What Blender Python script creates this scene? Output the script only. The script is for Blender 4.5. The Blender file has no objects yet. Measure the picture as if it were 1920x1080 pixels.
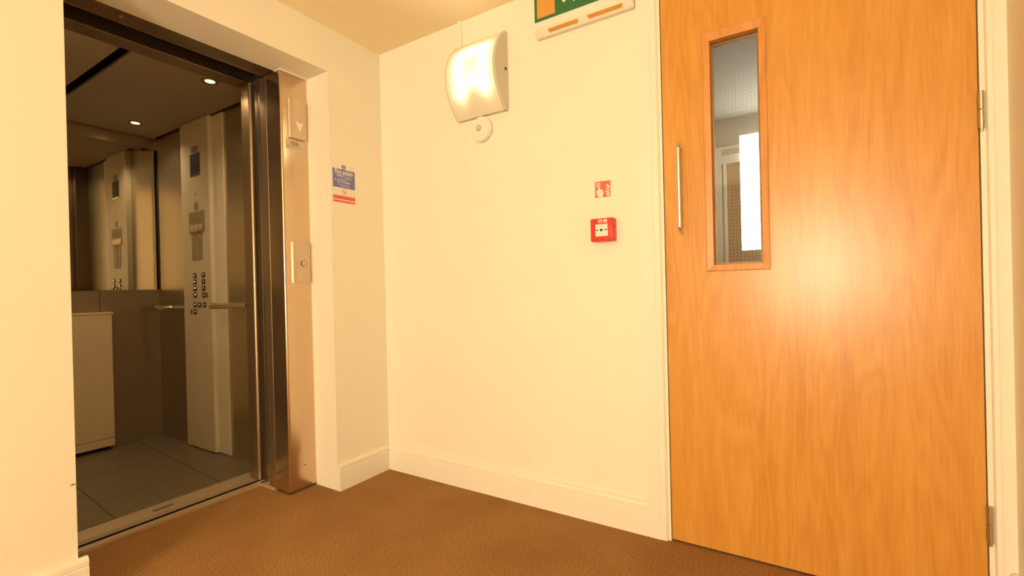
import bpy, bmesh, math, random
from mathutils import Vector, Matrix
random.seed(7)
S = bpy.context.scene
COL = S.collection
PI = math.pi

# ------------------------------------------------------------------ camera
cam_d = bpy.data.cameras.new('camera')
cam_d.sensor_width = 36.0
cam_d.lens = 36.0 * 873.2133 / 1920.0
cam_d.clip_start = 0.02
cam = bpy.data.objects.new('camera', cam_d)
COL.objects.link(cam)
r_ = Vector((0.84960444, 0.52685589, -0.02439588))
u_ = Vector((0.01935745, 0.01507502, 0.99969897))
f_ = Vector((-0.52706506, 0.84982093, -0.00260922))
cam.matrix_world = Matrix(((r_.x, u_.x, -f_.x, 2.0547), (r_.y, u_.y, -f_.y, -1.9138), (r_.z, u_.z, -f_.z, 1.0347), (0, 0, 0, 1)))
S.camera = cam

# ------------------------------------------------------------------ world, light, exposure
S.view_settings.view_transform = 'Standard'
S.view_settings.look = 'None'
S.view_settings.gamma = 1.0
S.view_settings.use_curve_mapping = False
S.view_settings.exposure = 0.0
W = bpy.data.worlds.new('world'); S.world = W; W.use_nodes = True
W.node_tree.nodes['Background'].inputs[0].default_value = (1.0, 0.85, 0.6, 1)
W.node_tree.nodes['Background'].inputs[1].default_value = 0.05

WARM = (1.0, 0.845, 0.59)
def area(name, loc, target, sx, sy, power, color=WARM, spread=180):
    d = bpy.data.lights.new(name, 'AREA'); d.shape = 'RECTANGLE'; d.size = sx; d.size_y = sy
    d.energy = power; d.color = color; d.spread = math.radians(spread)
    o = bpy.data.objects.new(name, d); COL.objects.link(o); o.location = loc
    o.rotation_euler = (Vector(target) - Vector(loc)).to_track_quat('-Z', 'Y').to_euler()
    return o
area('corridor_light', (2.30, -5.3, 1.30), (1.35, 0.0, 2.7), 0.85, 1.1, 208)
area('landing_fill', (2.4, 1.85, 1.85), (1.5, 2.41, 2.3), 0.3, 0.3, 4.5, (1.0, 0.95, 0.84))  # added unseen fill lamp, brightens the landing's far wall and ceiling

# ------------------------------------------------------------------ materials
def mat(name, base, rough=0.5, metal=0.0, noise=0.0, nscale=30.0, bump=0.0, bscale=200.0, stretch=(1, 1, 1), spec=0.5, aniso=0.0, coat=0.0):
    m = bpy.data.materials.new(name); m.use_nodes = True
    n = m.node_tree.nodes; l = m.node_tree.links; b = n['Principled BSDF']
    b.inputs['Base Color'].default_value = (*base, 1); b.inputs['Roughness'].default_value = rough
    b.inputs['Metallic'].default_value = metal; b.inputs['Specular IOR Level'].default_value = spec
    b.inputs['Coat Weight'].default_value = coat; b.inputs['Anisotropic'].default_value = aniso
    if noise or bump:
        tc = n.new('ShaderNodeTexCoord'); mp = n.new('ShaderNodeMapping'); mp.inputs['Scale'].default_value = stretch
        l.new(tc.outputs['Object'], mp.inputs[0])
    if noise:
        t = n.new('ShaderNodeTexNoise'); t.inputs['Scale'].default_value = nscale; t.inputs['Detail'].default_value = 4
        l.new(mp.outputs[0], t.inputs['Vector'])
        c = n.new('ShaderNodeValToRGB'); c.color_ramp.elements[0].position = 0.3; c.color_ramp.elements[1].position = 0.7
        c.color_ramp.elements[0].color = (*[x * (1 - noise) for x in base], 1)
        c.color_ramp.elements[1].color = (*[min(1, x * (1 + noise)) for x in base], 1)
        l.new(t.outputs['Fac'], c.inputs[0]); l.new(c.outputs[0], b.inputs['Base Color'])
    if bump:
        t2 = n.new('ShaderNodeTexNoise'); t2.inputs['Scale'].default_value = bscale; t2.inputs['Detail'].default_value = 3
        l.new(mp.outputs[0], t2.inputs['Vector'])
        bp = n.new('ShaderNodeBump'); bp.inputs['Strength'].default_value = bump; bp.inputs['Distance'].default_value = 0.002
        l.new(t2.outputs['Fac'], bp.inputs['Height']); l.new(bp.outputs[0], b.inputs['Normal'])
    return m
def emat(name, col, strength):
    m = bpy.data.materials.new(name); m.use_nodes = True
    b = m.node_tree.nodes['Principled BSDF']
    b.inputs['Base Color'].default_value = (*col, 1); b.inputs['Emission Color'].default_value = (*col, 1)
    b.inputs['Emission Strength'].default_value = strength
    return m

M = {}
M['wall'] = mat('cream_wall_paint', (0.88, 0.82, 0.68), 0.6, noise=0.012, nscale=3, bump=0.08, bscale=260)
M['ceil'] = mat('ceiling_paint', (0.95, 0.80, 0.54), 0.8, noise=0.01, nscale=3, bump=0.05, bscale=200)
M['gloss'] = mat('white_gloss_paint', (0.88, 0.82, 0.70), 0.32, noise=0.01, nscale=5, bump=0.04, bscale=60)
M['soffit'] = mat('plaster', (0.86, 0.79, 0.64), 0.7, noise=0.02, nscale=4, bump=0.08, bscale=150)
M['white_plastic'] = mat('white_plastic', (0.86, 0.80, 0.68), 0.35, noise=0.005, nscale=10)
M['lamp_body'] = mat('lamp_body_plastic', (0.66, 0.60, 0.50), 0.4, noise=0.01, nscale=10)
M['black'] = mat('black', (0.006, 0.005, 0.004), 0.5, noise=0.1)
M['dark'] = mat('void_shade', (0.008, 0.006, 0.005), 0.8, noise=0.1, spec=0.1)  # near-black colour stands in for shade inside gaps and grooves
M['steel'] = mat('brushed_steel', (0.66, 0.51, 0.36), 0.19, 0.97, noise=0.03, nscale=6, stretch=(1, 1, 60), bump=0.02, bscale=40)
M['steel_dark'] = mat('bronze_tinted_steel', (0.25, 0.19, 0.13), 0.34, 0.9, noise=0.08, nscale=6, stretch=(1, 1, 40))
M['plate'] = mat('satin_cover_plate', (0.66, 0.55, 0.41), 0.45, 0.8, noise=0.02)
M['bronze'] = mat('warm_steel', (0.46, 0.33, 0.21), 0.36, 0.9, noise=0.04, nscale=6, stretch=(1, 1, 40))
M['bead'] = mat('polished_edge', (0.85, 0.74, 0.58), 0.25, 1.0, noise=0.02)
M['chrome'] = mat('chrome', (0.75, 0.68, 0.55), 0.12, 1.0, noise=0.01)
M['satin'] = mat('satin_steel', (0.80, 0.76, 0.68), 0.3, 1.0, noise=0.02)
M['hinge'] = mat('hinge_steel', (0.56, 0.50, 0.38), 0.35, 1.0, noise=0.04)
M['alu'] = mat('aluminium_sill', (0.64, 0.50, 0.33), 0.42, 0.45, noise=0.08, nscale=8, stretch=(20, 1, 1))
M['laminate'] = mat('brown_laminate', (0.26, 0.19, 0.12), 0.5, noise=0.05, nscale=60)
M['carsteel'] = mat('car_wall_steel', (0.60, 0.53, 0.40), 0.28, 0.9, noise=0.05, nscale=5, stretch=(1, 1, 50), bump=0.01, bscale=40)
M['carceil'] = mat('car_ceiling_panel', (0.40, 0.33, 0.24), 0.5, noise=0.02, nscale=10)
M['cop'] = mat('control_panel_metal', (0.82, 0.71, 0.53), 0.42, 0.1, noise=0.02, nscale=20)
M['cop_light'] = mat('control_panel_edge', (0.94, 0.85, 0.68), 0.4, 0.0, noise=0.01, nscale=20)
M['paper'] = mat('notice_paper', (0.36, 0.28, 0.19), 0.35, noise=0.03, nscale=30)
M['ink'] = mat('printed_ink', (0.10, 0.07, 0.05), 0.6, noise=0.05)
M['slot'] = mat('brown_slot', (0.16, 0.11, 0.06), 0.6, noise=0.05)
M['redmark'] = mat('red_mark', (0.35, 0.08, 0.05), 0.5, noise=0.05)
M['cab'] = mat('cream_cabinet_laminate', (0.84, 0.70, 0.48), 0.5, noise=0.02, nscale=8)
M['green'] = mat('sign_green', (0.035, 0.16, 0.055), 0.35, noise=0.04, nscale=10)
M['amber'] = mat('amber_lens', (0.66, 0.33, 0.07), 0.3, noise=0.02)
M['signwhite'] = mat('sign_white', (0.85, 0.78, 0.70), 0.5, noise=0.02)
M['blue'] = mat('sign_blue', (0.17, 0.18, 0.45), 0.45, noise=0.06, nscale=60)
M['signred'] = mat('sign_red', (0.75, 0.13, 0.07), 0.45, noise=0.04, nscale=50)
M['red'] = mat('call_point_red', (0.72, 0.025, 0.012), 0.3, noise=0.03, nscale=20)
M['silver_label'] = mat('silver_label', (0.66, 0.56, 0.42), 0.4, 0.3, noise=0.03, nscale=40)
M['grey_line'] = mat('print_grey', (0.30, 0.22, 0.14), 0.6, noise=0.04)
M['pirlens'] = mat('sensor_lens', (0.55, 0.50, 0.42), 0.3, noise=0.05)
M['wire'] = mat('glass_wire', (0.55, 0.50, 0.42), 0.4, 0.4, noise=0.02)
M['beyond_wall'] = mat('landing_wall_paint', (0.50, 0.475, 0.41), 0.7, noise=0.02, nscale=4)
M['window_glow'] = emat('daylight_window', (1.0, 0.99, 0.95), 5.0)
M['spot'] = emat('halogen_spot', (1.0, 0.68, 0.26), 3.5)

def mirror_mat():
    m = mat('mirror_glass', (0.80, 0.79, 0.72), 0.015, 1.0, noise=0.005)
    return m
M['mirror'] = mirror_mat()

def glass_mat():
    m = bpy.data.materials.new('wired_glass'); m.use_nodes = True
    b = m.node_tree.nodes['Principled BSDF']
    b.inputs['Base Color'].default_value = (0.93, 0.95, 0.90, 1); b.inputs['Roughness'].default_value = 0.0
    b.inputs['Transmission Weight'].default_value = 1.0; b.inputs['IOR'].default_value = 1.45
    n = m.node_tree.nodes; l = m.node_tree.links
    t = n.new('ShaderNodeTexNoise'); t.inputs['Scale'].default_value = 18
    bp = n.new('ShaderNodeBump'); bp.inputs['Strength'].default_value = 0.05; bp.inputs['Distance'].default_value = 0.001
    tc = n.new('ShaderNodeTexCoord'); l.new(tc.outputs['Object'], t.inputs['Vector'])
    l.new(t.outputs['Fac'], bp.inputs['Height']); l.new(bp.outputs[0], b.inputs['Normal'])
    return m
M['glass'] = glass_mat()

def carpet_mat():
    m = bpy.data.materials.new('brown_loop_carpet'); m.use_nodes = True
    n = m.node_tree.nodes; l = m.node_tree.links; b = n['Principled BSDF']
    b.inputs['Roughness'].default_value = 0.95; b.inputs['Specular IOR Level'].default_value = 0.15
    tc = n.new('ShaderNodeTexCoord')
    v = n.new('ShaderNodeTexNoise'); v.inputs['Scale'].default_value = 300; v.inputs['Detail'].default_value = 3; v.inputs['Roughness'].default_value = 0.75
    w = n.new('ShaderNodeTexNoise'); w.inputs['Scale'].default_value = 3.0; w.inputs['Detail'].default_value = 3
    l.new(tc.outputs['Object'], v.inputs['Vector']); l.new(tc.outputs['Object'], w.inputs['Vector'])
    v2 = n.new('ShaderNodeTexNoise'); v2.inputs['Scale'].default_value = 160; v2.inputs['Detail'].default_value = 2; l.new(tc.outputs['Object'], v2.inputs['Vector'])
    av = n.new('ShaderNodeMixRGB'); av.inputs[0].default_value = 0.28; l.new(v.outputs['Fac'], av.inputs[1]); l.new(v2.outputs['Fac'], av.inputs[2])
    c = n.new('ShaderNodeValToRGB'); e = c.color_ramp.elements
    e[0].position = 0.36; e[0].color = (0.13, 0.06, 0.018, 1)
    e[1].position = 0.64; e[1].color = (0.60, 0.35, 0.14, 1)
    x = e.new(0.5); x.color = (0.34, 0.175, 0.060, 1)
    l.new(av.outputs[0], c.inputs[0])
    mx = n.new('ShaderNodeMixRGB'); mx.blend_type = 'MULTIPLY'; mx.inputs[0].default_value = 1.0
    c2 = n.new('ShaderNodeValToRGB'); c2.color_ramp.elements[0].position = 0.35; c2.color_ramp.elements[1].position = 0.65
    c2.color_ramp.elements[0].color = (0.86, 0.84, 0.80, 1); c2.color_ramp.elements[1].color = (1, 1, 1, 1)
    l.new(w.outputs['Fac'], c2.inputs[0]); l.new(c.outputs[0], mx.inputs[1]); l.new(c2.outputs[0], mx.inputs[2])
    # a scatter of tiny pale specks of lint
    vo = n.new('ShaderNodeTexVoronoi'); vo.inputs['Scale'].default_value = 14; l.new(tc.outputs['Object'], vo.inputs['Vector'])
    lt = n.new('ShaderNodeMath'); lt.operation = 'LESS_THAN'; lt.inputs[1].default_value = 0.028; l.new(vo.outputs['Distance'], lt.inputs[0])
    m2 = n.new('ShaderNodeMixRGB'); m2.inputs[2].default_value = (0.6, 0.45, 0.28, 1)
    l.new(lt.outputs[0], m2.inputs[0]); l.new(mx.outputs[0], m2.inputs[1]); l.new(m2.outputs[0], b.inputs['Base Color'])
    bp = n.new('ShaderNodeBump'); bp.inputs['Strength'].default_value = 0.35; bp.inputs['Distance'].default_value = 0.003
    l.new(v.outputs['Fac'], bp.inputs['Height']); l.new(bp.outputs[0], b.inputs['Normal'])
    return m
M['carpet'] = carpet_mat()

def wood_mat(name, lo, mid, hi, rough=0.30, horizontal=False):
    m = bpy.data.materials.new(name); m.use_nodes = True
    n = m.node_tree.nodes; l = m.node_tree.links; b = n['Principled BSDF']
    b.inputs['Roughness'].default_value = rough; b.inputs['Specular IOR Level'].default_value = 0.5
    tc = n.new('ShaderNodeTexCoord')
    def mp(s):
        q = n.new('ShaderNodeMapping'); q.inputs['Scale'].default_value = (s[2], s[1], s[0]) if horizontal else s
        l.new(tc.outputs['Object'], q.inputs[0]); return q.outputs[0]
    # flowing cathedral figure
    t1 = n.new('ShaderNodeTexNoise'); t1.inputs['Scale'].default_value = 1.0; t1.inputs['Detail'].default_value = 2; t1.inputs['Distortion'].default_value = 0.4
    l.new(mp((7, 7, 0.9)), t1.inputs['Vector'])
    mu = n.new('ShaderNodeMath'); mu.operation = 'MULTIPLY'; mu.inputs[1].default_value = 9.0; l.new(t1.outputs['Fac'], mu.inputs[0])
    fr = n.new('ShaderNodeMath'); fr.operation = 'PINGPONG'; fr.inputs[1].default_value = 0.5; l.new(mu.outputs[0], fr.inputs[0])
    # pores and fibres
    t2 = n.new('ShaderNodeTexNoise'); t2.inputs['Scale'].default_value = 1.0; t2.inputs['Detail'].default_value = 5; t2.inputs['Roughness'].default_value = 0.65
    l.new(mp((160, 160, 7)), t2.inputs['Vector'])
    t3 = n.new('ShaderNodeTexNoise'); t3.inputs['Scale'].default_value = 1.0; t3.inputs['Detail'].default_value = 2
    l.new(mp((14, 14, 1.2)), t3.inputs['Vector'])
    a = n.new('ShaderNodeMath'); a.operation = 'MULTIPLY_ADD'; a.inputs[1].default_value = 0.26; l.new(fr.outputs[0], a.inputs[0])
    k = n.new('ShaderNodeMath'); k.operation = 'MULTIPLY_ADD'; k.inputs[1].default_value = 0.55; l.new(t2.outputs['Fac'], k.inputs[0])
    k2 = n.new('ShaderNodeMath'); k2.operation = 'MULTIPLY'; k2.inputs[1].default_value = 0.35; l.new(t3.outputs['Fac'], k2.inputs[0])
    l.new(k2.outputs[0], k.inputs[2]); l.new(k.outputs[0], a.inputs[2])
    c = n.new('ShaderNodeValToRGB'); e = c.color_ramp.elements
    e[0].position = 0.30; e[0].color = (*lo, 1); e[1].position = 0.72; e[1].color = (*hi, 1); x = e.new(0.5); x.color = (*mid, 1)
    l.new(a.outputs[0], c.inputs[0]); l.new(c.outputs[0], b.inputs['Base Color'])
    return m
M['wood'] = wood_mat('oak_veneer', (0.53, 0.218, 0.034), (0.62, 0.286, 0.052), (0.69, 0.350, 0.076))
M['woodbead'] = wood_mat('oak_beading', (0.50, 0.20, 0.045), (0.62, 0.27, 0.065), (0.70, 0.33, 0.09), 0.4)
M['woodfar'] = wood_mat('far_door_veneer', (0.28, 0.12, 0.045), (0.33, 0.15, 0.06), (0.38, 0.18, 0.075), 0.5)

def tile_mat():
    m = bpy.data.materials.new('speckled_car_floor_tiles'); m.use_nodes = True
    n = m.node_tree.nodes; l = m.node_tree.links; b = n['Principled BSDF']
    b.inputs['Roughness'].default_value = 0.42
    tc = n.new('ShaderNodeTexCoord'); mp = n.new('ShaderNodeMapping'); l.new(tc.outputs['Object'], mp.inputs[0])
    mp.inputs['Rotation'].default_value = (0, 0, math.radians(3.5)); mp.inputs['Location'].default_value = (0.12, 0.585, 0)
    br = n.new('ShaderNodeTexBrick'); l.new(mp.outputs[0], br.inputs['Vector'])
    br.offset = 0.35; br.inputs['Scale'].default_value = 1.0; br.inputs['Brick Width'].default_value = 0.46; br.inputs['Row Height'].default_value = 0.46
    br.inputs['Mortar Size'].default_value = 0.0032; br.inputs['Mortar Smooth'].default_value = 0.3
    no = n.new('ShaderNodeTexNoise'); no.inputs['Scale'].default_value = 120; no.inputs['Detail'].default_value = 5; no.inputs['Roughness'].default_value = 0.7
    mp2 = n.new('ShaderNodeMapping'); mp2.inputs['Scale'].default_value = (1, 2.2, 1); mp2.inputs['Rotation'].default_value = (0, 0, 0.7)
    l.new(tc.outputs['Object'], mp2.inputs[0]); l.new(mp2.outputs[0], no.inputs['Vector'])
    c = n.new('ShaderNodeValToRGB'); e = c.color_ramp.elements
    e[0].position = 0.35; e[0].color = (0.12, 0.092, 0.055, 1); e[1].position = 0.70; e[1].color = (0.29, 0.235, 0.145, 1)
    l.new(no.outputs['Fac'], c.inputs[0])
    l.new(c.outputs[0], br.inputs['Color1']); l.new(c.outputs[0], br.inputs['Color2']); br.inputs['Mortar'].default_value = (0.03, 0.022, 0.014, 1)
    l.new(br.outputs['Color'], b.inputs['Base Color'])
    return m
M['tile'] = tile_mat()

def diffuser_mat(xc, zc):
    """opal cover: brightest in front of the square fluorescent tube behind it"""
    m = bpy.data.materials.new('lit_opal_diffuser'); m.use_nodes = True
    n = m.node_tree.nodes; l = m.node_tree.links; b = n['Principled BSDF']
    b.inputs['Base Color'].default_value = (0.80, 0.74, 0.58, 1); b.inputs['Roughness'].default_value = 0.6; b.inputs['Specular IOR Level'].default_value = 0.2
    tc = n.new('ShaderNodeTexCoord'); sp = n.new('ShaderNodeSeparateXYZ'); l.new(tc.outputs['Object'], sp.inputs[0])
    def mth(op, a, b2=None, c2=None):
        q = n.new('ShaderNodeMath'); q.operation = op
        for i, v in enumerate((a, b2, c2)):
            if v is None: continue
            if isinstance(v, (int, float)): q.inputs[i].default_value = v
            else: l.new(v, q.inputs[i])
        return q.outputs[0]
    x = mth('SUBTRACT', sp.outputs[0], xc); z0 = mth('SUBTRACT', sp.outputs[2], zc)
    # the tube's lower edge is folded upwards in the middle
    g = mth('POWER', 2.718, mth('MULTIPLY', mth('MULTIPLY', x, x), -1 / (0.042 ** 2)))
    low = mth('LESS_THAN', z0, -0.01)
    z = mth('SUBTRACT', z0, mth('MULTIPLY', mth('MULTIPLY', g, low), 0.048))
    qx = mth('SUBTRACT', mth('ABSOLUTE', x), 0.062); qz = mth('SUBTRACT', mth('ABSOLUTE', z), 0.083)
    mx_ = mth('MAXIMUM', qx, 0.0); mz_ = mth('MAXIMUM', qz, 0.0)
    d = mth('ADD', mth('SQRT', mth('ADD', mth('MULTIPLY', mx_, mx_), mth('MULTIPLY', mz_, mz_))), mth('MINIMUM', mth('MAXIMUM', qx, qz), 0.0))
    ring = mth('ABSOLUTE', mth('SUBTRACT', d, 0.018))
    e1 = mth('POWER', 2.718, mth('MULTIPLY', mth('MULTIPLY', ring, ring), -1 / (0.0115 ** 2)))
    e2 = mth('POWER', 2.718, mth('MULTIPLY', mth('MULTIPLY', ring, ring), -1 / (0.04 ** 2)))
    inside = mth('MULTIPLY', mth('LESS_THAN', d, 0.018), 0.55)
    st = mth('ADD', mth('ADD', mth('MULTIPLY', e1, 7.0), mth('MULTIPLY', e2, 1.0)), inside)
    b.inputs['Emission Color'].default_value = (1.0, 0.93, 0.62, 1)
    l.new(st, b.inputs['Emission Strength'])
    return m

# ------------------------------------------------------------------ mesh helpers
class MB:
    def __init__(s): s.bm = bmesh.new()
    def box(s, x0, x1, y0, y1, z0, z1, bevel=0.0, seg=2):
        t = bmesh.new(); bmesh.ops.create_cube(t, size=1.0)
        for v in t.verts:
            v.co = Vector(((x0 + x1) / 2 + v.co.x * (x1 - x0), (y0 + y1) / 2 + v.co.y * (y1 - y0), (z0 + z1) / 2 + v.co.z * (z1 - z0)))
        if bevel: bmesh.ops.bevel(t, geom=t.edges[:], offset=bevel, segments=seg, affect='EDGES', profile=0.5)
        s.merge(t); return s
    def merge(s, t):
        me = bpy.data.meshes.new('tmp'); t.to_mesh(me); t.free(); s.bm.from_mesh(me); bpy.data.meshes.remove(me)
    def prism(s, pts, axis, a, b, bevel=0.0):
        """polygon pts (2-D) extruded along axis from a to b; pts give the other two axes in xyz order"""
        t = bmesh.new()
        def P(p, w):
            if axis == 'x': return (w, p[0], p[1])
            if axis == 'y': return (p[0], w, p[1])
            return (p[0], p[1], w)
        A = [t.verts.new(P(p, a)) for p in pts]; B = [t.verts.new(P(p, b)) for p in pts]
        t.faces.new(A); t.faces.new(B[::-1])
        for i in range(len(pts)):
            j = (i + 1) % len(pts); t.faces.new((A[j], A[i], B[i], B[j]))
        bmesh.ops.recalc_face_normals(t, faces=t.faces[:])
        if bevel: bmesh.ops.bevel(t, geom=t.edges[:], offset=bevel, segments=2, affect='EDGES')
        s.merge(t); return s
    def cyl(s, p, axis, r, h, seg=24, r2=None, bevel=0.0):
        t = bmesh.new(); bmesh.ops.create_cone(t, cap_ends=True, segments=seg, radius1=r, radius2=r if r2 is None else r2, depth=h)
        if bevel: bmesh.ops.bevel(t, geom=[e for e in t.edges if len(e.link_faces) == 2 and e.calc_face_angle(0) > 0.8], offset=bevel, segments=2, affect='EDGES')
        q = {'z': Matrix(), 'x': Matrix.Rotation(PI / 2, 4, 'Y'), 'y': Matrix.Rotation(PI / 2, 4, 'X')}[axis]
        bmesh.ops.transform(t, matrix=Matrix.Translation(p) @ q, verts=t.verts[:]); s.merge(t); return s
    def dome(s, p, r, sx=1, sy=1, sz=1):
        t = bmesh.new(); bmesh.ops.create_uvsphere(t, u_segments=20, v_segments=12, radius=r)
        bmesh.ops.transform(t, matrix=Matrix.Translation(p) @ Matrix.Diagonal((sx, sy, sz, 1)), verts=t.verts[:]); s.merge(t); return s
    def tube(s, pts, r, seg=16):
        """round bar through pts with capped ends"""
        t = bmesh.new(); P = [Vector(p) for p in pts]; rings = []
        up = Vector((0.013, 0.02, 1)).normalized()
        for i, p in enumerate(P):
            d = (P[min(i + 1, len(P) - 1)] - P[max(i - 1, 0)]).normalized()
            if abs(d.dot(up)) > 0.95: ref = Vector((1, 0.02, 0))
            else: ref = up
            a = d.cross(ref).normalized(); b = d.cross(a)
            rings.append([t.verts.new(p + (a * math.cos(2 * PI * k / seg) + b * math.sin(2 * PI * k / seg)) * r) for k in range(seg)])
        for q in range(len(rings) - 1):
            for k in range(seg):
                t.faces.new((rings[q][k], rings[q][(k + 1) % seg], rings[q + 1][(k + 1) % seg], rings[q + 1][k]))
        t.faces.new(rings[0][::-1]); t.faces.new(rings[-1])
        bmesh.ops.recalc_face_normals(t, faces=t.faces[:]); s.merge(t); return s
    def text(s, body, size, place, depth=0.0004, xs=1.0):
        """flat lettering; place(u, v, w) maps letter plane to the world"""
        cu = bpy.data.curves.new('t', 'FONT'); cu.body = body; cu.size = size; cu.extrude = depth; cu.align_x = 'CENTER'; cu.align_y = 'CENTER'; cu.offset = size * 0.018
        o = bpy.data.objects.new('t', cu); COL.objects.link(o)
        dg = bpy.context.evaluated_depsgraph_get(); me = bpy.data.meshes.new_from_object(o.evaluated_get(dg))
        for v in me.vertices: v.co = Vector(place(v.co.x * xs, v.co.y, v.co.z))
        s.bm.from_mesh(me); bpy.data.objects.remove(o); bpy.data.curves.remove(cu); bpy.data.meshes.remove(me); return s
    def obj(s, name, m, parent=None, smooth=False):
        me = bpy.data.meshes.new(name); s.bm.to_mesh(me); s.bm.free(); me.materials.append(m)
        if smooth:
            for p in me.polygons: p.use_smooth = True
            try: me.set_sharp_from_angle(angle=math.radians(35))
            except Exception: pass
        o = bpy.data.objects.new(name, me); COL.objects.link(o)
        if parent is not None:
            off = Vector((0, 0, 0)); q = parent
            while q is not None: off += Vector(q.location); q = q.parent
            me.transform(Matrix.Translation(-off)); o.parent = parent
        return o
def structure(o): o['kind'] = 'structure'; return o
def empty(name, loc, label=None, cat=None, group=None):
    o = bpy.data.objects.new(name, None); o.empty_display_size = 0.1; COL.objects.link(o); o.location = loc
    if label: o['label'] = label; o['category'] = cat
    if group: o['group'] = group
    return o
def tag(o, label, cat, group=None):
    o['label'] = label; o['category'] = cat
    if group: o['group'] = group
    return o
def recentre(o):
    """put a single-mesh thing's origin at its own middle base"""
    me = o.data; c = [v.co for v in me.vertices]
    lo = Vector([min(v[i] for v in c) for i in range(3)]); hi = Vector([max(v[i] for v in c) for i in range(3)])
    p = Vector(((lo.x + hi.x) / 2, (lo.y + hi.y) / 2, lo.z)); me.transform(Matrix.Translation(-p)); o.location = p; return o

H = 2.40
YR, YL = -0.355, -1.3726       # lift opening in the left wall
ZT = 2.1707                    # its head
REAR = -5.4
XR = 2.572                     # right wall
DX0, DX1 = 1.5975, 2.5120      # oak door leaf
DTOP = 2.215

# ------------------------------------------------------------------ the setting
structure(MB().box(-0.428, XR + 0.1, REAR - 0.1, 0.0, -0.10, 0.0).box(-0.428, XR + 0.1, 0.0, 0.16, -0.10, 0.0).obj('floor', M['carpet']))
structure(MB().box(-0.22, XR + 0.1, REAR - 0.1, 0.12, H, H + 0.1).obj('ceiling', M['ceil']))
wl = MB()
wl.box(-0.178, 0, YR, 0.12, 0, H)
wl.box(-0.22, 0, YL, YR, ZT, H)
wl.box(-0.22, 0, REAR - 0.1, YL, 0, H)
structure(wl.obj('wall_left', M['wall']))
wb = MB()
wb.box(0, 1.560, 0, 0.12, 0, H)
wb.box(1.560, XR, 0, 0.12, 2.250, H)
structure(wb.obj('wall_back', M['wall']))
structure(MB().box(XR, XR + 0.1, REAR - 0.1, 0.12, 0, H).obj('wall_right', M['wall']))
structure(MB().box(0, XR, REAR - 0.1, REAR, 0, H).obj('wall_rear', M['wall']))

# skirting: square board with a groove and a rounded nose
def skirt_profile(t=0.018, h=0.137):
    g = h - 0.033
    return [(0, 0), (t, 0), (t, g), (t - 0.003, g + 0.0025), (t - 0.003, g + 0.005), (t - 0.0008, g + 0.0075), (t - 0.0008, h - 0.012), (t - 0.004, h - 0.004), (t - 0.010, h), (0, h)]
structure(MB().prism([(-p[0], p[1]) for p in skirt_profile()], 'x', 0.0, 1.502).obj('baseboard_back', M['gloss']))
structure(MB().prism([(p[0], p[1]) for p in skirt_profile()], 'y', YR, -0.0175).obj('baseboard_left', M['gloss']))
sl = MB()
sl.prism([(p[0], p[1]) for p in skirt_profile(0.022, 0.170)], 'y', REAR, YL + 0.022)
structure(sl.obj('baseboard_left.001', M['gloss']))
structure(MB().prism([(XR - p[0], p[1]) for p in skirt_profile(0.020, 0.172)], 'y', REAR, -0.022).obj('baseboard_right', M['gloss']))

# door frame and architrave of the oak door
def arch_profile(x0, x1, ywall=0.0):
    # (x, y) polygon; x0 outer edge, x1 inner edge
    d = 1 if x1 > x0 else -1
    w = abs(x1 - x0)
    return [(x0, ywall), (x0, ywall - 0.016), (x0 + d * w * 0.62, ywall - 0.018), (x0 + d * w * 0.70, ywall - 0.015), (x0 + d * w * 0.93, ywall - 0.015), (x1, ywall - 0.010), (x1, ywall)]
tr = MB()
tr.prism(arch_profile(1.502, 1.583), 'z', 0.0, 2.236)
tr.prism(arch_profile(XR, 2.527), 'z', 0.0, 2.236)
tr.box(1.502, XR, -0.016, 0, 2.236, 2.316)
structure(tr.obj('trim_1', M['gloss']))
lin = MB()
lin.box(1.560, DX0 - 0.003, -0.004, 0.12, 0, DTOP + 0.035)
lin.box(DX1 + 0.003, XR, -0.004, 0.12, 0, DTOP + 0.035)
lin.box(DX0 - 0.003, DX1 + 0.003, -0.004, 0.12, DTOP + 0.004, 2.250)
lin.box(DX0 - 0.003, DX0 + 0.012, 0.046, 0.075, 0, DTOP).box(DX1 - 0.012, DX1 + 0.003, 0.046, 0.075, 0, DTOP)
structure(lin.obj('trim_2', M['gloss']))

# ------------------------------------------------------------------ oak door
door = empty('door_1', (DX1, 0, 0)); structure(door)
GX0, GX1, GZ0, GZ1 = 1.772, 1.945, 1.095, 1.952      # glazed opening
lf = MB(); y0, y1, zb = 0.0, 0.044, 0.008
lf.box(DX0, GX0, y0, y1, zb, DTOP).box(GX1, DX1, y0, y1, zb, DTOP).box(GX0, GX1, y0, y1, zb, GZ0).box(GX0, GX1, y0, y1, GZ1, DTOP)
bmesh.ops.remove_doubles(lf.bm, verts=lf.bm.verts, dist=1e-5)
lf.obj('leaf', M['wood'], door)
# splayed glazing bead, mitred
bd = bmesh.new()
def ring(x0, x1, z0, z1, y): return [bd.verts.new(p) for p in ((x0, y, z0), (x1, y, z0), (x1, y, z1), (x0, y, z1))]
R0 = ring(GX0 - 0.022, GX1 + 0.020, GZ0 - 0.020, GZ1 + 0.032, 0.0)
R1 = ring(GX0 - 0.022, GX1 + 0.020, GZ0 - 0.020, GZ1 + 0.032, -0.006)
R1b = ring(GX0 - 0.019, GX1 + 0.017, GZ0 - 0.017, GZ1 + 0.029, -0.008)
R2 = ring(GX0 + 0.004, GX1 - 0.004, GZ0 + 0.004, GZ1 - 0.004, -0.006)
R3 = ring(GX0 + 0.007, GX1 - 0.007, GZ0 + 0.006, GZ1 - 0.007, 0.016)
for A, B in ((R0, R1), (R1, R1b), (R1b, R2), (R2, R3)):
    for i in range(4):
        j = (i + 1) % 4; bd.faces.new((A[i], A[j], B[j], B[i]))
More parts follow.
